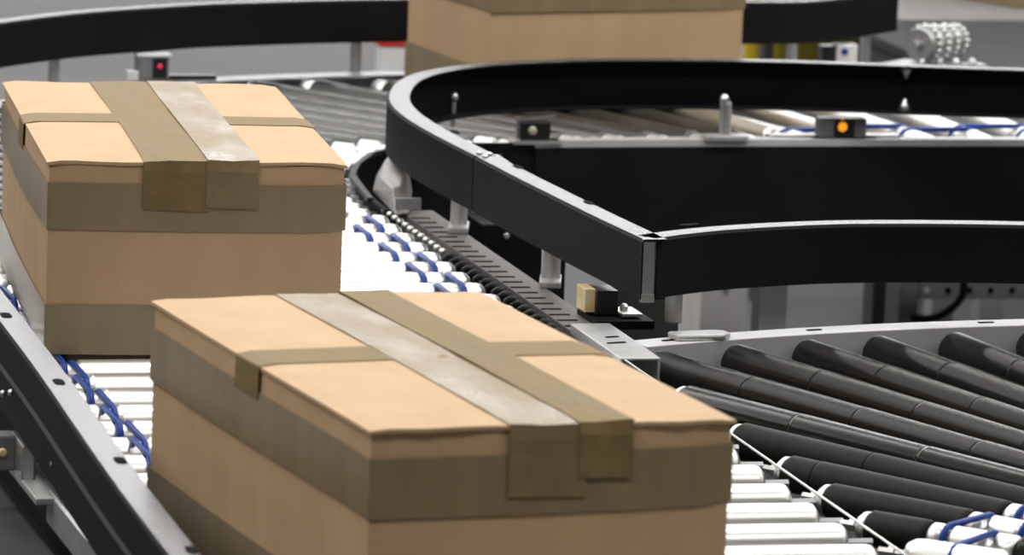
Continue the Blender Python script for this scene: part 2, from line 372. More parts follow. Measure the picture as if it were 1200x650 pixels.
# ------------------------------------------------------------------ merge spur with black rollers
SC = (2.906, 5.5)
spur = empty('merge_conveyor', (2.6, 6.8, 0), label='curved merge conveyor with fanned black rubber sleeved rollers', cat='conveyor')
ANG = [84.9, 88.3, 91.7, 95.0, 98.4, 101.8, 105.0, 108.3, 111.9, 115.8, 119.8, 124.0, 128.2, 133.0, 138.6, 145.0]
RB = 0.027
spin = []
for i, ad in enumerate(ANG):
    a = math.radians(ad); o2 = Vector((math.cos(a), math.sin(a), 0))
    rmax = 2.088
    if o2.x < 0: rmax = min(rmax, (2.906 - 2.092) / -o2.x)
    rmin = 0.83
    s0 = Vector((SC[0], SC[1], 0)) + o2 * rmax; rz = math.atan2(-o2.y, -o2.x)
    L = rmax - rmin
    X = lambda r: rmax - r
    bare = ad > 136
    def rad(x): return RB - 0.006 * (rmax - x < 0) - 0.006 * (2.065 - (rmax - x)) / 1.15
    rt = rad(0.0)
    zc = -rt
    b0 = X(1.105)
    cut = rmax < 2.08
    x0 = 0.006 if cut else 0.002
    if bare:
        me = MB().lathe([(0, rt - 0.012), (0.003, rt - 0.006), (0.012, rt - 0.001), (0.02, rt)] + ([(b0 - 0.02, rt), (b0 - 0.012, rt - 0.006)] if b0 > 0.05 else [(0.12, rt), (0.13, rt - 0.005)]), seg=26).mesh('roller', 'bright_steel')
    else:
        pr = [(x0, rt - 0.003), (x0 + 0.004, rt)]
        for rs in (1.875, 1.64, 1.40):
            x = X(rs)
            if x > 0.03 and x < b0 - 0.02: pr += [(x - 0.0012, rad(x) - 0.0002), (x - 0.0008, rad(x) - 0.0018), (x + 0.0008, rad(x) - 0.0018), (x + 0.0012, rad(x) + 0.0004)]
        pr += [(b0 - 0.004, rad(b0)), (b0, rad(b0) - 0.003)]
        me = MB().lathe(pr, seg=28).mesh('roller', 'gloss_sleeve' if 115 < ad < 117 else ('worn_sleeve' if ad > 119 else 'black_sleeve'))
    ro = place('roller', me, spur, (s0.x, s0.y, zc), rz)
    if cut and not bare:
        sub('end_cap', MB().lathe([(-0.010, 0.011), (-0.009, rt - 0.009), (-0.002, rt - 0.003), (x0, rt - 0.002)], seg=24).mesh('end_cap', 'bright_steel'), ro)
    rb = rad(b0) - 0.002
    x = max(b0, 0.012 if not bare else 0.13)
    pr = [(x, rb - 0.004), (x + 0.005, rb)]
    for g in (1.080, 1.022):
        xg = X(g)
        if xg > x + 0.02: pr += [(xg - 0.009, rb), (xg - 0.006, rb - 0.006), (xg + 0.006, rb - 0.006), (xg + 0.009, rb)]
    xe = X(0.985)
    if xe > pr[-1][0] + 0.01:
        pr += [(xe - 0.005, rb), (xe, rb - 0.004)]
        sub('drive_head', MB().lathe(pr, seg=24).mesh('drive_head', 'bright_steel'), ro)
        sub('sleeve', MB().lathe([(xe + 0.002, rb - 0.003), (xe + 0.006, rb + 0.001), (L, rb - 0.001)], seg=24).mesh('sleeve', 'black_sleeve'), ro)
    ax = MB().lathe([(-0.035, 0.006), (L + 0.02, 0.006)], seg=6, smooth=False)
    if cut: ax.lathe([(-0.022, 0.009), (-0.014, 0.009)], seg=6, smooth=False)
    sub('axle', ax.mesh('axle', 'grey_metal'), ro)
    spin.append((o2, zc, rb, rmax))
for i in range(len(spin) - 1):
    (a_, za, ra, ma), (b_, zb, rbb, mb) = spin[i], spin[i + 1]
    g = 1.080 if i % 2 == 0 else 1.022
    if g > min(ma, mb) - 0.01: continue
    A = Vector((SC[0], SC[1], za)) + a_ * g; B = Vector((SC[0], SC[1], zb)) + b_ * g
    belt_loop(A, B, (a_ + b_), ra - 0.001, 0.0042).build('drive_belt', 'blue_belt', spur)
arc = [(SC[0] + 2.10 * math.cos(math.radians(t)), SC[1] + 2.10 * math.sin(math.radians(t))) for t in [112.2 - 1.6 * k for k in range(22)]]
of = MB().sweep(arc, [(0.0, -0.15), (0.0, 0.003), (-0.05, 0.003), (-0.05, -0.001), (-0.004, -0.001), (-0.004, -0.15)]).build('outer_frame', 'pale_paint', spur, bevel=0.001, label='pale grey curved side frame')
for t in (110.6, 104.0, 96.5, 90.0):
    q = (SC[0] + 2.128 * math.cos(math.radians(t)), SC[1] + 2.128 * math.sin(math.radians(t)))
    oval(q[0], q[1], 0.003, 0.026, 0.009, math.radians(t - 90)).build('slot', 'slot_black', of)
arc2 = [(SC[0] + 0.80 * math.cos(math.radians(t)), SC[1] + 0.80 * math.sin(math.radians(t))) for t in [150 - 3 * k for k in range(24)]]
MB().sweep(arc2, [(0.0, -0.15), (0.0, 0.012), (0.05, 0.012), (0.05, -0.15)]).build('inner_frame', 'pale_paint', spur)
for q in ((2.2, 7.43), (2.95, 7.55), (2.42, 6.05), (3.4, 6.0)):
    MB().box((q[0], q[1], -Z0), (q[0] + 0.05, q[1] + 0.05, -0.12)).build('support_leg', 'mid_grey_paint', spur)
MB().prism([(2.1, 5.9), (2.5, 6.2), (3.4, 6.3), (3.4, 7.45), (2.6, 7.5), (2.1, 7.35)], -0.15, -0.14).build('under_pan', 'dark_grey_paint', spur)

# ------------------------------------------------------------------ guard rails
ZB, ZT = 0.050, 0.135
def c_profile(side, w=0.038, zb=ZB, zt=ZT, t=0.003):
    p = [(0, zb), (w, zb), (w, zb + t), (t, zb + t), (t, zt - t), (w, zt - t), (w, zt), (0.0035, zt), (0.0, zt - 0.0035)]
    return [(side * q, z) for q, z in p]
def flange(parent, path, side, a, b, zt):
    MB().sweep(path, [(side * a, zt - 0.001), (side * b, zt - 0.001), (side * b, zt + 0.0007), (side * a, zt + 0.0007)]).build('top_flange', 'smooth_black_paint', parent, label='smooth worn top flange')
def post(parent, v, u, z0=0.0, z1=0.06, r=0.0125, ang=0.0, m='galvanised', foot=True):
    po = MB().lathe([(z0, r), (z1 - 0.004, r), (z1, r - 0.003)], (v, u, 0), (0, 0, 1), 16).build('post', m, parent)
    if foot:
        c, s_ = math.cos(ang), math.sin(ang)
        poly = [(-0.04, -0.016), (0.035, -0.016), (0.042, -0.008), (0.042, 0.008), (0.035, 0.016), (-0.04, 0.016)]
        MB().prism([(v + x * c - y * s_, u + x * s_ + y * c) for x, y in poly], z0 - 0.002, z0 + 0.008).build('post_foot', m, po, bevel=0.002)
    return po
# -- left rail of the main line
lr = empty('guard_rail', (1.13, 6.9, Z0 - 0.0), label='black guard rail with pale slotted top and ridged outer side beside both boxes', cat='guard rail')
prof = [(0, 0.034), (0, 0.0835), (-0.004, 0.086), (0, 0.089), (0.001, ZT - 0.003), (0.003, ZT), (0.036, ZT), (0.0385, ZT - 0.003), (0.0385, 0.034)]
lp = [(1.074, 5.2), (1.087, 5.9), (1.110, 6.55), (1.120, 6.92), (1.135, 7.6), (1.145, 8.3), (1.15, 8.68)]
rl = MB().sweep(smooth_path(lp, 4), prof).build('rail', 'black_paint', lr)
flange(lr, smooth_path(lp, 4), 1, 0.004, 0.0355, ZT)
for x, y in ((7, 370), (69, 448), (141, 540), (225, 645)):
    p = at(x, y, ZT); oval(p.x, p.y, ZT + 0.0008, 0.034, 0.0125, math.radians(89)).build('slot', 'slot_black', rl)
for x, y in ((3, 461), (12, 460), (62, 543), (70, 545)):
    d_ = _ray(x, y); t_ = 1.108 / d_.x; pp = Vector((0, 0, CAM_H)) + d_ * t_
    MB().lathe([(0, 0.0045), (0.004, 0.0042), (0.006, 0.002)], (pp.x + 0.003, pp.y, pp.z), (-1, 0, 0), 10).build('bolt', 'bright_steel', rl)
for uu in (5.6, 6.6, 7.3, 8.2): post(lr, 1.19, uu, 0.0, 0.07, 0.010, math.pi / 2)
# -- rail of the right-hand side: straight piece, bend, far arm
ur = empty('guard_rail', (2.15, 8.3, Z0), label='black guard rail running beside the silver rollers and bending away behind', cat='guard rail')
RAIL_A = smooth_path([(2.129, 7.553), (2.113, 7.75), (2.100, 7.95), (2.088, 8.15), (2.079, 8.345)], 4)
RAIL_B = smooth_path([(2.079, 8.350), (2.066, 8.60), (2.066, 8.80), (2.083, 8.96), (2.121, 9.11), (2.171, 9.24), (2.245, 9.35), (2.355, 9.44), (2.48, 9.487), (2.62, 9.515), (2.85, 9.512), (3.0, 9.487), (3.13, 9.456)], 7)
RAIL_C = smooth_path([(3.1302, 9.456), (3.3, 9.415), (3.6, 9.37), (4.4, 9.30)], 5)
for pth, nm in ((RAIL_A, 'rail_section'), (RAIL_B, 'bent_rail_section'), (RAIL_C, 'rail_section')):
    sec = MB().sweep(pth, c_profile(1), smooth=False).build(nm, 'black_paint', ur)
    flange(sec, pth, 1, 0.004, 0.0375, ZT)
    if pth is RAIL_A: secA = sec
    if pth is RAIL_B: secB = sec
for (x, y), o in (((607, 196), secA), ((690, 238), secA), ((533, 155), secB)):
    p = at(x, y, ZT); oval(p.x, p.y, ZT + 0.0008, 0.032, 0.011, math.radians(93)).build('slot', 'slot_black', o)
# joint plate and screws
MB().box((2.09, 8.32, ZT - 0.008), (2.128, 8.39, ZT - 0.0035)).build('joint_plate', 'grey_metal', secA)
for (vv, uu) in ((2.095, 8.336), (2.108, 8.36), (2.094, 8.372)):
    MB().lathe([(0, 0.005), (0.003, 0.0045), (0.0045, 0.002)], (vv, uu, ZT), (0, 0, 1), 10).build('screw', 'bright_steel', secA)
# bent corner end
cn = MB().prism([(2.1285, 7.5535), (2.148, 7.555), (2.152, 7.562), (2.135, 7.562)], ZB - 0.003, ZT + 0.001).build('corner_end', 'grey_metal', ur, label='bent steel corner strip at the rail end')
MB().box((2.131, 7.5525, ZB - 0.004), (2.150, 7.5545, ZB + 0.008)).build('tab', 'bright_steel', cn)
post(ur, 2.102, 8.52, -0.006, 0.075, 0.0135, 1.3); post(ur, 2.122, 8.02, -0.006, 0.075, 0.0145, 1.3)
p = at(849, 163, 0); post(ur, p.x, p.y, 0.0, 0.068, 0.0105, 0.0)
p = at(533, 163, 0.05); po = MB().lathe([(0.03, 0.006), (0.075, 0.006), (0.077, 0.009), (0.085, 0.009), (0.09, 0.005)], (2.30, 9.395, 0), (0, 0, 1), 10).build('bolt', 'bright_steel', ur)
for zz in (ZB + 0.003, ZT):   # joint bolt at the far arm
    q = (3.13, 9.434)
    sg = 1 if zz < 0.1 else -1
    MB().lathe([(0, 0.012), (sg * 0.012, 0.008), (sg * 0.024, 0.003)], (q[0], q[1], zz), (0, 0, 1), 12).build('joint_bolt', 'bright_steel', ur)
p = at(849, 121, 0.066); MB().lathe([(0, 0.007), (0.010, 0.009), (0.018, 0.004)], (p.x, p.y, 0.064), (0, 0, 1), 12).build('post_cap', 'bright_steel', ur)
# -- rail of the spur
nr = empty('guard_rail', (2.5, 7.68, Z0), label='black curved guard rail above the black rollers meeting the corner', cat='guard rail')
RAIL_N = smooth_path([(2.1545, 7.560), (2.20, 7.592), (2.275, 7.631), (2.38, 7.665), (2.482, 7.683), (2.61, 7.682), (2.735, 7.668), (2.9, 7.63), (3.2, 7.52)], 7)
sn = MB().sweep(RAIL_N, c_profile(-1)).build('rail_section', 'black_paint', nr)
flange(sn, RAIL_N, -1, 0.004, 0.0375, ZT)
p = at(808, 264, ZT); oval(p.x, p.y, ZT + 0.0008, 0.034, 0.014, 0.45).build('slot', 'slot_black', sn)
p = at(797, 389, 0.003); post(nr, p.x + 0.012, p.y + 0.080, 0.003, 0.052, 0.0125, foot=False)
c, s_ = math.cos(0.12), math.sin(0.12)
p = at(820, 391, 0.010); MB().prism([(p.x + x * c - y * s_, p.y + x * s_ + y * c) for x, y in ((-0.042, -0.016), (0.03, -0.02), (0.044, -0.008), (0.044, 0.012), (0.03, 0.02), (-0.042, 0.018))], 0.003, 0.012).build('post_foot', 'galvanised', nr, bevel=0.003)
post(nr, 2.95, 7.62, 0.003, 0.052, 0.0125, foot=False)
# -- outer rail of the curve
orr = empty('guard_rail', (2.2, 10.2, Z0), label='black guard rail sweeping round the outside of the far curve', cat='guard rail')
OFF = [(p[0] - 0.01, p[1] + 0.03) for p in OUTER]
MB().sweep(OFF, c_profile(-1, w=0.036, zb=0.051, zt=0.131)).build('rail_section', 'black_paint', orr)
flange(orr, OFF, -1, 0.004, 0.0355, 0.131)
for (vv, uu) in ((1.73, 10.115), (2.35, 10.365), (3.22, 10.39), (3.42, 10.55)):
    post(orr, vv, uu + 0.02, -0.02, 0.07, 0.0105, foot=False)

# ------------------------------------------------------------------ cardboard boxes
def cbox(v, u, yaw, w, d, h, label, seam=None, cross=None, bands=((0.173, 0.236), (0.0, 0.068)), seed=1, group=None):
    """v,u = front-left bottom corner; local x to the right, y to the back"""
    rnd = random.Random(seed)
    ey = Vector((-math.sin(yaw), math.cos(yaw))); ex = Vector((math.cos(yaw), math.sin(yaw)))
    root = empty('cardboard_box', (v, u, Z0), yaw, label, 'box', group)
    n = 12; H = h - 0.0055
    ph = [rnd.uniform(0, 6.28) for _ in range(8)]
    def bul(s, z, k):
        t = s * 2 - 1; return 0.0045 * (1 - t * t) * math.sin(math.pi * min(1, max(0, z / h)) * 0.8 + 0.3) + 0.0012 * math.sin(7 * s + ph[k]) * (z / h)
    def side(k, s, z, off=0.0):
        b = bul(s, z, k) + off
        if k == 0: return (s * w, -b, z)
        if k == 1: return (w + b, s * d, z)
        if k == 2: return ((1 - s) * w, d + b, z)
        return (-b, (1 - s) * d, z)
    mb = MB(); vs = []; fs = []
    zs = [0.0, 0.01, 0.07, 0.13, 0.19, 0.235, H] if h > 0.24 else [0, h * 0.3, h * 0.7, H]
    loop = []
    for z in zs:
        ring = []
        for k in range(4):
            for j in range(n): ring.append(side(k, j / n, z, -0.0))
        loop.append(ring)
    N = 4 * n
    for ring in loop: vs += ring
    for i in range(len(zs) - 1):
        for j in range(N): fs.append((i * N + j, i * N + (j + 1) % N, (i + 1) * N + (j + 1) % N, (i + 1) * N + j))
    fs.append(tuple(range(N - 1, -1, -1))); fs.append(tuple((len(zs) - 1) * N + j for j in range(N)))
    mb.add(vs, fs); mb.build('body', 'cardboard', root, local=True)
    # two top flaps, meeting under the seam tape
    def top_z(x, y):
        e = 0.0
        fx = min(x, w - x) / w; fy = min(y, d - y) / d
        e += 0.0014 * math.sin(5.0 * x / w + ph[1]) * math.sin(4.2 * y / d + ph[2])
        if fy < 0.04: e -= 0.0008 * (1 - fy / 0.04) * (0.6 + math.sin(16 * x / w + ph[3]))
        e -= 0.0025 * max(0, 1 - fx / 0.03)
        return h - 0.0008 + e * 0.8
    for (xa, xb) in ((-0.0035, w / 2 - 0.001), (w / 2 + 0.001, w + 0.0035)):
        m = MB(); nx, ny = 10, 18; vs = []; fs = []
        for i in range(nx + 1):
            for j in range(ny + 1):
                x = xa + (xb - xa) * i / nx; y = -0.0045 + (d + 0.009) * j / ny
                if j == 0: y += 0.0012 * rnd.uniform(-1, 1)
                vs.append((x, y, top_z(x, y)))
        K = len(vs); vs += [(x, y, z - 0.0042) for x, y, z in vs]
        for i in range(nx):
            for j in range(ny):
                a = i * (ny + 1) + j; b = a + 1; c_ = a + ny + 2; e_ = a + ny + 1
                fs.append((a, e_, c_, b)); fs.append((K + a, K + b, K + c_, K + e_))
        for i in range(nx):
            a = i * (ny + 1); e_ = a + ny + 1; fs.append((a, K + a, K + e_, e_))
            a = a + ny; e_ = a + ny + 1; fs.append((a, e_, K + e_, K + a))
        for j in range(ny):
            fs.append((j, j + 1, K + j + 1, K + j)); a = nx * (ny + 1) + j; fs.append((a, K + a, K + a + 1, a + 1))
        m.add(vs, fs).build('top_flap', 'cardboard', root, local=True)
    def strip(name, rows, material):      # rows of equal length -> thin sheet with thickness
        m = MB(); r = len(rows); q = len(rows[0]); vs = [p for row in rows for p in row]; fs = []
        for i in range(r - 1):
            for j in range(q - 1): fs.append((i * q + j, i * q + j + 1, (i + 1) * q + j + 1, (i + 1) * q + j))
        m.add(vs, fs); o = m.build(name, material, root, local=True)
        sd = o.modifiers.new('film', 'SOLIDIFY'); sd.thickness = 0.0005; sd.offset = 0.0
        return o
    if seam:
        for q, (a, b, dn, mt_) in enumerate(seam):
            rows = []; off = 0.0014 + 0.0017 * q; xs = [w * (a + (b - a) * i / 8) for i in range(9)]
            pts = [('f', z) for z in [h - dn + dn * t / 5 for t in range(5)]] + [('t', -0.0055 + (d + 0.011) * t / 30) for t in range(31)] + [('b', z) for z in [h - 0.01 - dn * t / 5 for t in range(6)]]
            for kind, val in pts:
                row = []
                for x in xs:
                    wob = 0.0004 * math.sin(90 * x + 13 * val + q * 2) + 0.0003 * rnd.uniform(-1, 1)
                    if kind == 't': row.append((x + 0.0015 * math.sin(6 * val + q), val, top_z(x, val) + off + wob))
                    elif kind == 'f': row.append((x, -0.0030 - 0.0025 * max(0.0, 1 - (h - val) / 0.03) - 0.7 * off - abs(wob) - bul(x / w, val, 0), val - 0.003 * (x - xs[0]) / 0.1))
                    else: row.append((x, d + 0.0055 + off + bul(1 - x / w, val, 2), val))
                rows.append(row)
            strip('seam_tape', rows, mt_)
    if cross:
        (a, b) = cross; ys = [d * (a + (b - a) * i / 4) for i in range(5)]; rows = []
        for kind, val in [('l', h - 0.04 + 0.007 * t) for t in range(6)] + [('t', -0.0045 + (w + 0.009) * t / 24) for t in range(25)] + [('r', h - 0.005 - 0.01 * t) for t in range(6)]:
            row = []
            for y in ys:
                if kind == 't': row.append((val, y, top_z(val, y) + 0.0009))
                elif kind == 'l': row.append((-0.0042 - 0.7 * bul(1 - y / d, val, 3), y, val))
                else: row.append((w + 0.0048 + bul(y / d, val, 1), y, val))
            rows.append(row)
        strip('cross_tape', rows, 'tape')
    for (za, zb) in bands:
        rows = []
        zr = [za + (zb - za) * t / 4 + 0.001 for t in range(5)]
        for k in range(4):
            for j in range(n):
                rows.append([side(k, j / n, z + 0.003 * math.sin(k * 2.1 + j / n * 1.3 + ph[4]) * (za > 0.1), 0.0022) for z in zr])
        # wrap corners slightly proud
        cr = []
        for idx, row in enumerate(rows):
            if idx % n == 0:
                k = idx // n; cx, cy = [(-1, -1), (1, -1), (1, 1), (-1, 1)][k]
                row = [(p[0] + cx * 0.0016, p[1] + cy * 0.0016 * 0.2, p[2]) for p in row]
            cr.append(row)
        cr.append(cr[0])
        strip('girth_tape', cr, 'tape_side')
    return root
cbox(1.267, 7.440, math.radians(-4.66), 0.40, 0.7844, 0.2664, 'square-set brown cardboard box with wide tape, on the rollers behind the other box', seam=((0.317, 0.545, 0.066, 'tape'), (0.53, 0.705, 0.062, 'tape_pale')), cross=(0.455, 0.56), seed=3)
cbox(1.291, 5.573, math.radians(5.97), 0.40, 0.7844, 0.2664, 'skewed brown cardboard box with shiny tape sheen, foremost on the silver rollers', seam=((0.372, 0.585, 0.076, 'tape_pale'), (0.565, 0.715, 0.058, 'tape')), cross=(0.47, 0.575), seed=5)
a_ = at(571, 125); w3 = 0.50
cbox(a_.x, a_.y, math.radians(8.0), w3, 0.41, 0.2664, 'brown cardboard box on the far conveyor inside the curve', seam=((0.32, 0.55, 0.06, 'tape'), (0.53, 0.70, 0.06, 'tape_pale')), cross=(0.45, 0.6), bands=((0.170, 0.236), (0.0, 0.066)), seed=9)

# ------------------------------------------------------------------ sensors and fittings
def sensor(name, v, u, z, w, d, h, label, lens, lens_mat, face='front', body='black_plastic', base=True):
    e = empty(name, (v, u, Z0 + z), label=label, cat='sensor')
    MB().box((v - w / 2, u, z), (v + w / 2, u + d, z + h)).build('housing', body, e, bevel=0.003)
    lw, lh, lx, lz = lens
    if face == 'front':
        MB().lathe([(0, lw), (0.003, lw * 0.95), (0.005, lw * 0.5)], (v + lx, u + 0.0005, z + lz), (0, -1, 0), 16).build('lens', lens_mat, e)
    else:
        MB().box((v - w / 2 - 0.003, u + 0.003, z + lz), (v - w / 2 + 0.001, u + 0.003 + lw, z + lz + lh)).build('lens', lens_mat, e, bevel=0.001)
    if base:
        MB().box((v - w / 2 - 0.012, u - 0.004, z - 0.006), (v + w / 2 + 0.02, u + d + 0.004, z)).build('bracket', 'galvanised', e)
    return e
# near sensor on the main line frame, lens facing the rollers
p = at(692, 365, 0.0)
e = empty('photo_sensor', (p.x, p.y, Z0), label='black photo sensor with amber lens under the guard rail corner', cat='sensor')
MB().box((p.x - 0.002, p.y - 0.035, 0.0), (p.x + 0.032, p.y + 0.018, 0.036)).build('housing', 'black_plastic', e, bevel=0.002)
MB().box((p.x - 0.017, p.y - 0.028, 0.004), (p.x - 0.001, p.y + 0.018, 0.038)).build('lens', 'amber_lens', e, bevel=0.001)
MB().box((p.x - 0.012, p.y - 0.075, -0.013), (p.x + 0.075, p.y + 0.03, -0.001)).build('bracket', 'black_paint', e)
MB().box((p.x + 0.032, p.y - 0.055, 0.002), (p.x + 0.062, p.y + 0.005, 0.006)).build('bracket_arm', 'bright_steel', e)
MB().lathe([(0, 0.006), (0.006, 0.006), (0.009, 0.003)], (p.x + 0.044, p.y - 0.02, 0.006), (0, 0, 1), 8, False).build('bolt', 'bright_steel', e)
# far sensor with orange light
p = at(985, 161, 0.0)
e = sensor('photo_sensor', p.x, p.y - 0.012, 0.0, 0.088, 0.03, 0.036, 'grey photo sensor with glowing orange light on the far frame', (0.014, 0, -0.002, 0.021), 'orange_light', body='grey_plastic')
MB().box((p.x - 0.016, p.y - 0.016, 0.003), (p.x + 0.020, p.y - 0.0121, 0.034)).build('window', 'black_plastic', e)
MB().box((p.x - 0.13, p.y, -0.001), (p.x + 0.11, p.y + 0.03, 0.004)).build('mounting_strip', 'galvanised', e)
# dark sensor inside the rail bend
p = at(630, 165, 0.0)
e = sensor('photo_sensor', p.x - 0.004, p.y, 0.0, 0.055, 0.03, 0.034, 'black photo sensor with cream lens by the inner rail bend', (0.008, 0, -0.006, 0.018), 'clear_lens')
MB().add([(p.x - 0.035, p.y + 0.0, 0.034), (p.x + 0.03, p.y + 0.0, 0.042), (p.x + 0.03, p.y + 0.03, 0.042), (p.x - 0.035, p.y + 0.03, 0.034),
          (p.x - 0.035, p.y + 0.0, 0.037), (p.x + 0.03, p.y + 0.0, 0.045), (p.x + 0.03, p.y + 0.03, 0.045), (p.x - 0.035, p.y + 0.03, 0.037)],
         [(3, 2, 1, 0), (4, 5, 6, 7), (0, 1, 5, 4), (1, 2, 6, 5), (2, 3, 7, 6), (3, 0, 4, 7)]).build('cover', 'grey_metal', e)
# sensor with red light on the outer frame
p = at(180, 94, 0.0)
e = sensor('photo_sensor', p.x, p.y, 0.0, 0.058, 0.045, 0.048, 'dark sensor with small red light and pale cap on the outer frame', (0.005, 0, 0.011, 0.026), 'red_light', body='grey_plastic')
MB().box((p.x - 0.002, p.y - 0.002, 0.004), (p.x + 0.024, p.y + 0.0003, 0.040)).build('window', 'black_plastic', e)
MB().box((p.x - 0.033, p.y - 0.002, 0.042), (p.x + 0.033, p.y + 0.047, 0.0495)).build('cap', 'white_plastic', e, bevel=0.003)
MB().box((p.x + 0.03, p.y + 0.01, 0.0), (p.x + 0.12, p.y + 0.03, 0.008)).build('cable_arm', 'black_plastic', e)
MB().box((p.x - 0.05, p.y - 0.004, 0.0), (p.x - 0.029, p.y + 0.02, 0.016)).build('clip', 'white_plastic', e)
# white sensor by the end of the outer rail
p = at(992, 77, 0.0)
e = sensor('photo_sensor', p.x, p.y, 0.0, 0.044, 0.03, 0.042, 'white sensor with violet lens near the wheel drum', (0.007, 0, -0.005, 0.028), 'blue_belt', body='white_plastic')
MB().box((p.x - 0.05, p.y + 0.004, 0.0), (p.x - 0.022, p.y + 0.03, 0.038)).build('clamp', 'black_plastic', e)
# lower-left sensor
p = at(6, 552, -0.03)
e = sensor('photo_sensor', p.x - 0.012, p.y, -0.03, 0.05, 0.035, 0.045, 'dark sensor with metal clip below the ridged guard rail', (0.006, 0, 0.008, 0.024), 'amber_lens', body='grey_plastic', base=False)
MB().box((p.x + 0.012, p.y - 0.05, -0.034), (p.x + 0.030, p.y + 0.05, 0.012)).build('clip', 'bright_steel', e, bevel=0.003)
MB().box((p.x + 0.012, p.y - 0.16, -0.040), (p.x + 0.075, p.y + 0.06, -0.031)).build('bracket', 'galvanised', e, bevel=0.002)
# slotted cover strip under the left rail
st = empty('slotted_strip', (1.17, 6.3, Z0 - 0.06), label='pale slotted cover strip below the ridged guard rail', cat='trim strip')
so = MB().sweep([(1.148, 5.6), (1.148, 6.70)], [(0, -0.07), (0, -0.033), (0.003, -0.03), (0.055, -0.03), (0.055, -0.07)]).build('strip', 'galvanised', st)
for j in range(12):
    uu = 6.66 - j * 0.085; MB().box((1.172, uu, -0.0305), (1.20, uu + 0.010, -0.0292)).build('slot', 'slot_black', so)
# dark lower belt left of the main line
lb = empty('belt_conveyor', (0.7, 6.2, 0.0), label='low dark grey belt conveyor beside the slotted strip', cat='conveyor')
MB().box((0.3, 4.9, -0.10), (1.138, 7.02, -0.08)).build('belt', 'grey_belt', lb, bevel=0.008)
MB().box((0.3, 4.9, -0.20), (1.142, 7.0, -0.101)).build('bed', 'dark_grey_paint', lb)
MB().box((1.04, 4.9, -0.0805), (1.052, 7.0, -0.0785)).build('belt_seam', 'black_rubber', lb)
for vv in (0.35, 1.05):
    for uu in (5.0, 6.9): MB().box((vv, uu, -Z0), (vv + 0.05, uu + 0.05, -0.19)).build('support_leg', 'mid_grey_paint', lb)
# angular grey cover inside the bend
cv = empty('bearing_cover', (2.11, 8.95, Z0 - 0.004), label='grey angular metal cover inside the rail bend', cat='machine cover')
base = [at(x, y, 0.0) for x, y in ((463, 250), (481, 247), (485, 215), (462, 193), (440, 205), (436, 222))]
top = [(p.x + dx, p.y + dy, 0.03 + dz) for p, dx, dy, dz in zip(base, (0.006, -0.004, -0.01, 0.0, 0.012, 0.012), (0.06, 0.05, 0, -0.02, -0.02, 0.0), (0, 0.004, 0.012, 0.01, 0.0, -0.006))]
m = MB(); m.add([(p.x, p.y, -0.004) for p in base] + top, [tuple(range(5, -1, -1)), tuple(range(6, 12))] + [(i, (i + 1) % 6, 6 + (i + 1) % 6, 6 + i) for i in range(6)])
m.build('cover', 'satin_metal', cv, bevel=0.004)
q = at(487, 222, 0); MB().box((q.x - 0.005, q.y - 0.01, 0.0), (q.x + 0.018, q.y + 0.02, 0.05)).build('side_plate', 'black_paint', cv)
q = at(462, 233, 0.02); MB().box((q.x - 0.012, q.y - 0.06, 0.012), (q.x + 0.03, q.y - 0.05, 0.03)).build('tab', 'grey_metal', cv)
# dark plate under the corner
dp = empty('corner_plate', (2.24, 7.86, 0.0), label='dark grey support plate under the guard rail corner', cat='machine plate')
a = at_u(712, 380, 7.95); b = at_u(795, 380, 7.95)
MB().box((a.x, 7.95, -0.30), (b.x, 7.96, 0.047)).build('plate', 'dark_grey_paint', dp)
MB().box((2.175, 7.962, -Z0), (2.225, 8.01, -0.2)).build('leg', 'mid_grey_paint', dp)
# dark box under the straight rail
jb = empty('junction_box', (2.2, 8.72, 0.0), label='black junction box between the main rollers and the guard rail bend', cat='junction box')
MB().box((2.16, 8.60, -0.20), (2.30, 8.80, -0.012)).build('housing', 'black_paint', jb, bevel=0.003)
MB().box((2.2, 8.66, -Z0), (2.26, 8.72, -0.2)).build('stand', 'dark_grey_paint', jb)
q = at(500, 234, -0.012); MB().lathe([(0, 0.006), (0.004, 0.004)], (2.20, 8.599, -0.03), (0, -1, 0), 10).build('screw', 'bright_steel', jb)
MB().box((2.175, 8.72, -0.012), (2.20, 8.77, 0.012)).build('terminal', 'white_plastic', jb)

# ------------------------------------------------------------------ wheel drum at the far right
p0 = at(1075, 77, 0.0)
wd = empty('wheel_drum', (p0.x + 0.06, p0.y + 0.03, Z0), label='silver drum of beaded transfer wheels beyond the outer rail', cat='conveyor wheel')
axd = Vector((0.80, 0.60, 0)).normalized(); R3 = 0.036
o0 = Vector((p0.x + 0.010, p0.y + 0.01, R3 + 0.004))
MB().lathe([(-0.03, 0.010), (0.15, 0.010)], o0, axd, 12).build('shaft', 'grey_metal', wd)
for k in range(4):
    c0 = o0 + axd * (0.034 * k)
    rk = R3 - 0.002 * k
    ds = MB().lathe([(-0.010, rk * 0.86), (-0.008, rk * 0.94), (0.008, rk * 0.94), (0.010, rk * 0.86)], c0, axd, 24).build('wheel_disc', 'grey_metal', wd)
    bd = MB(); aa = axd.orthogonal().normalized(); bb = axd.cross(aa)
    for j in range(16):
        an = 2 * math.pi * j / 16; c1 = c0 + axd * 0.012 + (aa * math.cos(an) + bb * math.sin(an)) * rk
        bd.lathe([(-0.0058, 0.001), (-0.0045, 0.0040), (-0.002, 0.0056), (0.0, 0.006), (0.002, 0.0056), (0.0045, 0.0040), (0.0058, 0.001)], c1, axd, 10)
    bd.build('bead_ring', 'bright_steel', ds)
MB().box((p0.x - 0.03, p0.y - 0.01, -0.004), (p0.x + 0.14, p0.y + 0.03, 0.003)).build('base_plate', 'galvanised', wd)
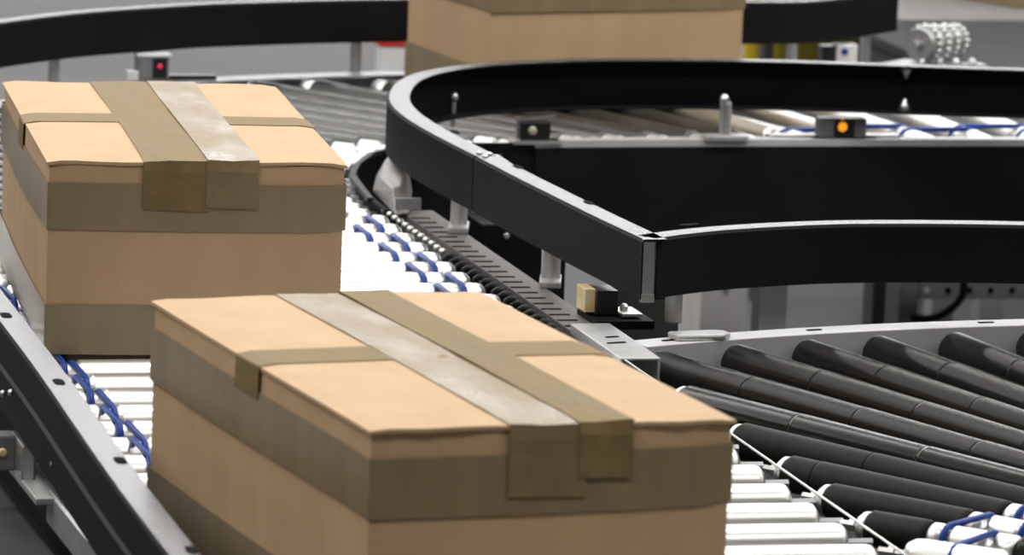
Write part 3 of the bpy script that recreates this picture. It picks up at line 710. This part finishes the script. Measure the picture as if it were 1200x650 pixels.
for j in range(4):
    MB().lathe([(0, 0.009), (0.008, 0.008), (0.013, 0.003)], (p0.x + 0.01 + 0.034 * j, p0.y + 0.0, 0.003), (0, 0, 1), 10).build('stud', 'bright_steel', wd)
# dark belt conveyor beyond it
fb = empty('belt_conveyor', (4.6, 10.8, 0.0), label='dark flat belt conveyor beyond the wheel drum', cat='conveyor')
MB().box((3.56, 10.43, -0.03), (6.0, 11.12, -0.004)).build('belt', 'grey_belt', fb, bevel=0.006)
MB().box((3.58, 10.45, -0.16), (6.0, 11.10, -0.031)).build('bed', 'dark_grey_paint', fb)
for vv in (3.66, 5.4):
    for uu in (10.5, 11.0): MB().box((vv, uu, -Z0), (vv + 0.05, uu + 0.05, -0.15)).build('support_leg', 'mid_grey_paint', fb)
# pale belt further back with a box on it
tb = empty('belt_conveyor', (5.2, 12.2, 0.0), label='pale grey bench conveyor far behind with a box on it', cat='conveyor')
MB().box((3.75, 11.35, -0.05), (7.0, 13.6, -0.02)).build('belt', 'mid_grey_paint', tb)
for vv in (3.9, 6.5):
    for uu in (11.5, 13.3): MB().box((vv, uu, -Z0), (vv + 0.05, uu + 0.05, -0.05)).build('support_leg', 'mid_grey_paint', tb)
q = at(1190, 10, -0.02)
r3 = cbox(q.x - 0.0, q.y, math.radians(20), 0.40, 0.5, 0.2664, 'brown cardboard box on the pale bench conveyor far behind', seam=((0.35, 0.65, 0.06, 'tape'),), bands=((0.0, 0.02),), seed=12)
r3.location.z = Z0 - 0.02; 

# ------------------------------------------------------------------ things standing behind
def standing(name, x0, x1, ytop, U, m, label, cat, depth=None, rnd=False):
    a = at_u(x0, ytop, U); b = at_u(x1, ytop, U); w = b.x - a.x; dp_ = depth or w
    e = empty(name, ((a.x + b.x) / 2, U, 0.0), label=label, cat=cat)
    if rnd:
        MB().lathe([(-Z0, w / 2 * 1.6), (-Z0 + 0.015, w / 2 * 1.6), (-Z0 + 0.016, w / 2), (a.z - 0.01, w / 2), (a.z, w / 2 - 0.01)], ((a.x + b.x) / 2, U, 0), (0, 0, 1), 20).build('post', m, e)
    else:
        MB().box((a.x, U, -Z0), (b.x, U + dp_, a.z)).build('body', m, e, bevel=0.006)
    return e, a, b
e, a, b = standing('bollard', 876, 905, -40, 13.0, 'yellow_paint', 'bright yellow guard post behind the far box', 'bollard', rnd=True)
a = at_u(912, 20, 12.3); b = at_u(1050, 110, 12.3)
e = empty('barrier_board', ((a.x + b.x) / 2, 12.3, 0.0), label='yellow barrier board with shade put in its colour, behind the outer guard rail', cat='barrier')
MB().box((a.x, 12.3, b.z), (b.x, 12.33, a.z)).build('board', 'shaded_yellow_paint', e, bevel=0.004)
for vv in (a.x - 0.02, b.x - 0.02):
    MB().box((vv, 12.335, -Z0), (vv + 0.04, 12.375, a.z)).build('upright', 'dark_grey_paint', e)
e, a, b = standing('marker_post', 446, 476, 54, 12.0, 'white_plastic', 'white marker post with red top behind the far conveyor', 'post', depth=0.05)
MB().box((a.x - 0.003, 11.997, a.z), (b.x + 0.003, 12.053, a.z + 0.045)).build('red_cap', 'red_plastic', e)
# grey machine cabinets and stand seen under the guard rails
e, a, b = standing('machine_cabinet', 826, 880, 250, 10.6, 'light_panel', 'pale grey cabinet standing under the far conveyor', 'cabinet', depth=0.3)
q = at_u(850, 338, 10.598)
m = MB(); m.add([(q.x - 0.022, 10.597, q.z + 0.03), (q.x + 0.03, 10.597, q.z + 0.03), (q.x + 0.01, 10.597, q.z + 0.004), (q.x + 0.002, 10.597, q.z - 0.012), (q.x - 0.006, 10.597, q.z + 0.004)] + [(q.x - 0.022, 10.60, q.z + 0.03), (q.x + 0.03, 10.60, q.z + 0.03), (q.x + 0.01, 10.60, q.z + 0.004), (q.x + 0.002, 10.60, q.z - 0.012), (q.x - 0.006, 10.60, q.z + 0.004)],
        [(0, 1, 2, 3, 4), (9, 8, 7, 6, 5), (0, 5, 6, 1), (1, 6, 7, 2), (2, 7, 8, 3), (3, 8, 9, 4), (4, 9, 5, 0)])
m.build('bracket', 'mid_grey_paint', e)
sd_ = empty('conveyor_stand', (3.2, 10.35, 0.0), label='grey perforated support stand under the far conveyor', cat='stand')
for x0, x1, mm, nm in ((1025, 1039, 'dark_grey_paint', 'dark_upright'), (1040, 1056, 'light_panel', 'upright'), (1057, 1082, 'mid_grey_paint', 'upright')):
    a = at_u(x0, 300, 10.3); b = at_u(x1, 300, 10.3)
    MB().box((a.x, 10.3 + (0.02 if mm == 'mid_grey_paint' else 0), -Z0), (b.x, 10.36, -0.16)).build(nm, mm, sd_)
a = at_u(1078, 322, 10.33); b = at_u(1200, 350, 10.33)
beam = MB().box((a.x, 10.33, b.z), (b.x + 0.6, 10.37, a.z)).build('beam', 'mid_grey_paint', sd_)
for k in range(7):
    q = at_u(1086 + 25 * k, 340, 10.33)
    MB().lathe([(0, 0.0065), (0.002, 0.006)], (q.x, 10.3305, q.z), (0, -1, 0), 12).build('bolt_hole' if k else 'bolt', 'slot_black' if k else 'bright_steel', beam)
hs = MB().tube([at_u(x, y, 10.28) for x, y in ((1068, 372), (1085, 374), (1100, 371), (1112, 364), (1122, 355), (1128, 346), (1130, 330), (1130, 300))], 0.008, 8).build('hose', 'black_rubber', sd_, label='black hose')
# pale panel lying beyond, seen between the stands
e, a, b = standing('floor_crate', 915, 1007, 352, 13.2, 'light_panel', 'pale grey crate on the floor beyond the stands', 'crate', depth=0.5)
MB().box((a.x - 0.008, 13.19, a.z - 0.03), (b.x + 0.008, 13.71, a.z + 0.002)).build('lid', 'mid_grey_paint', e, bevel=0.004)
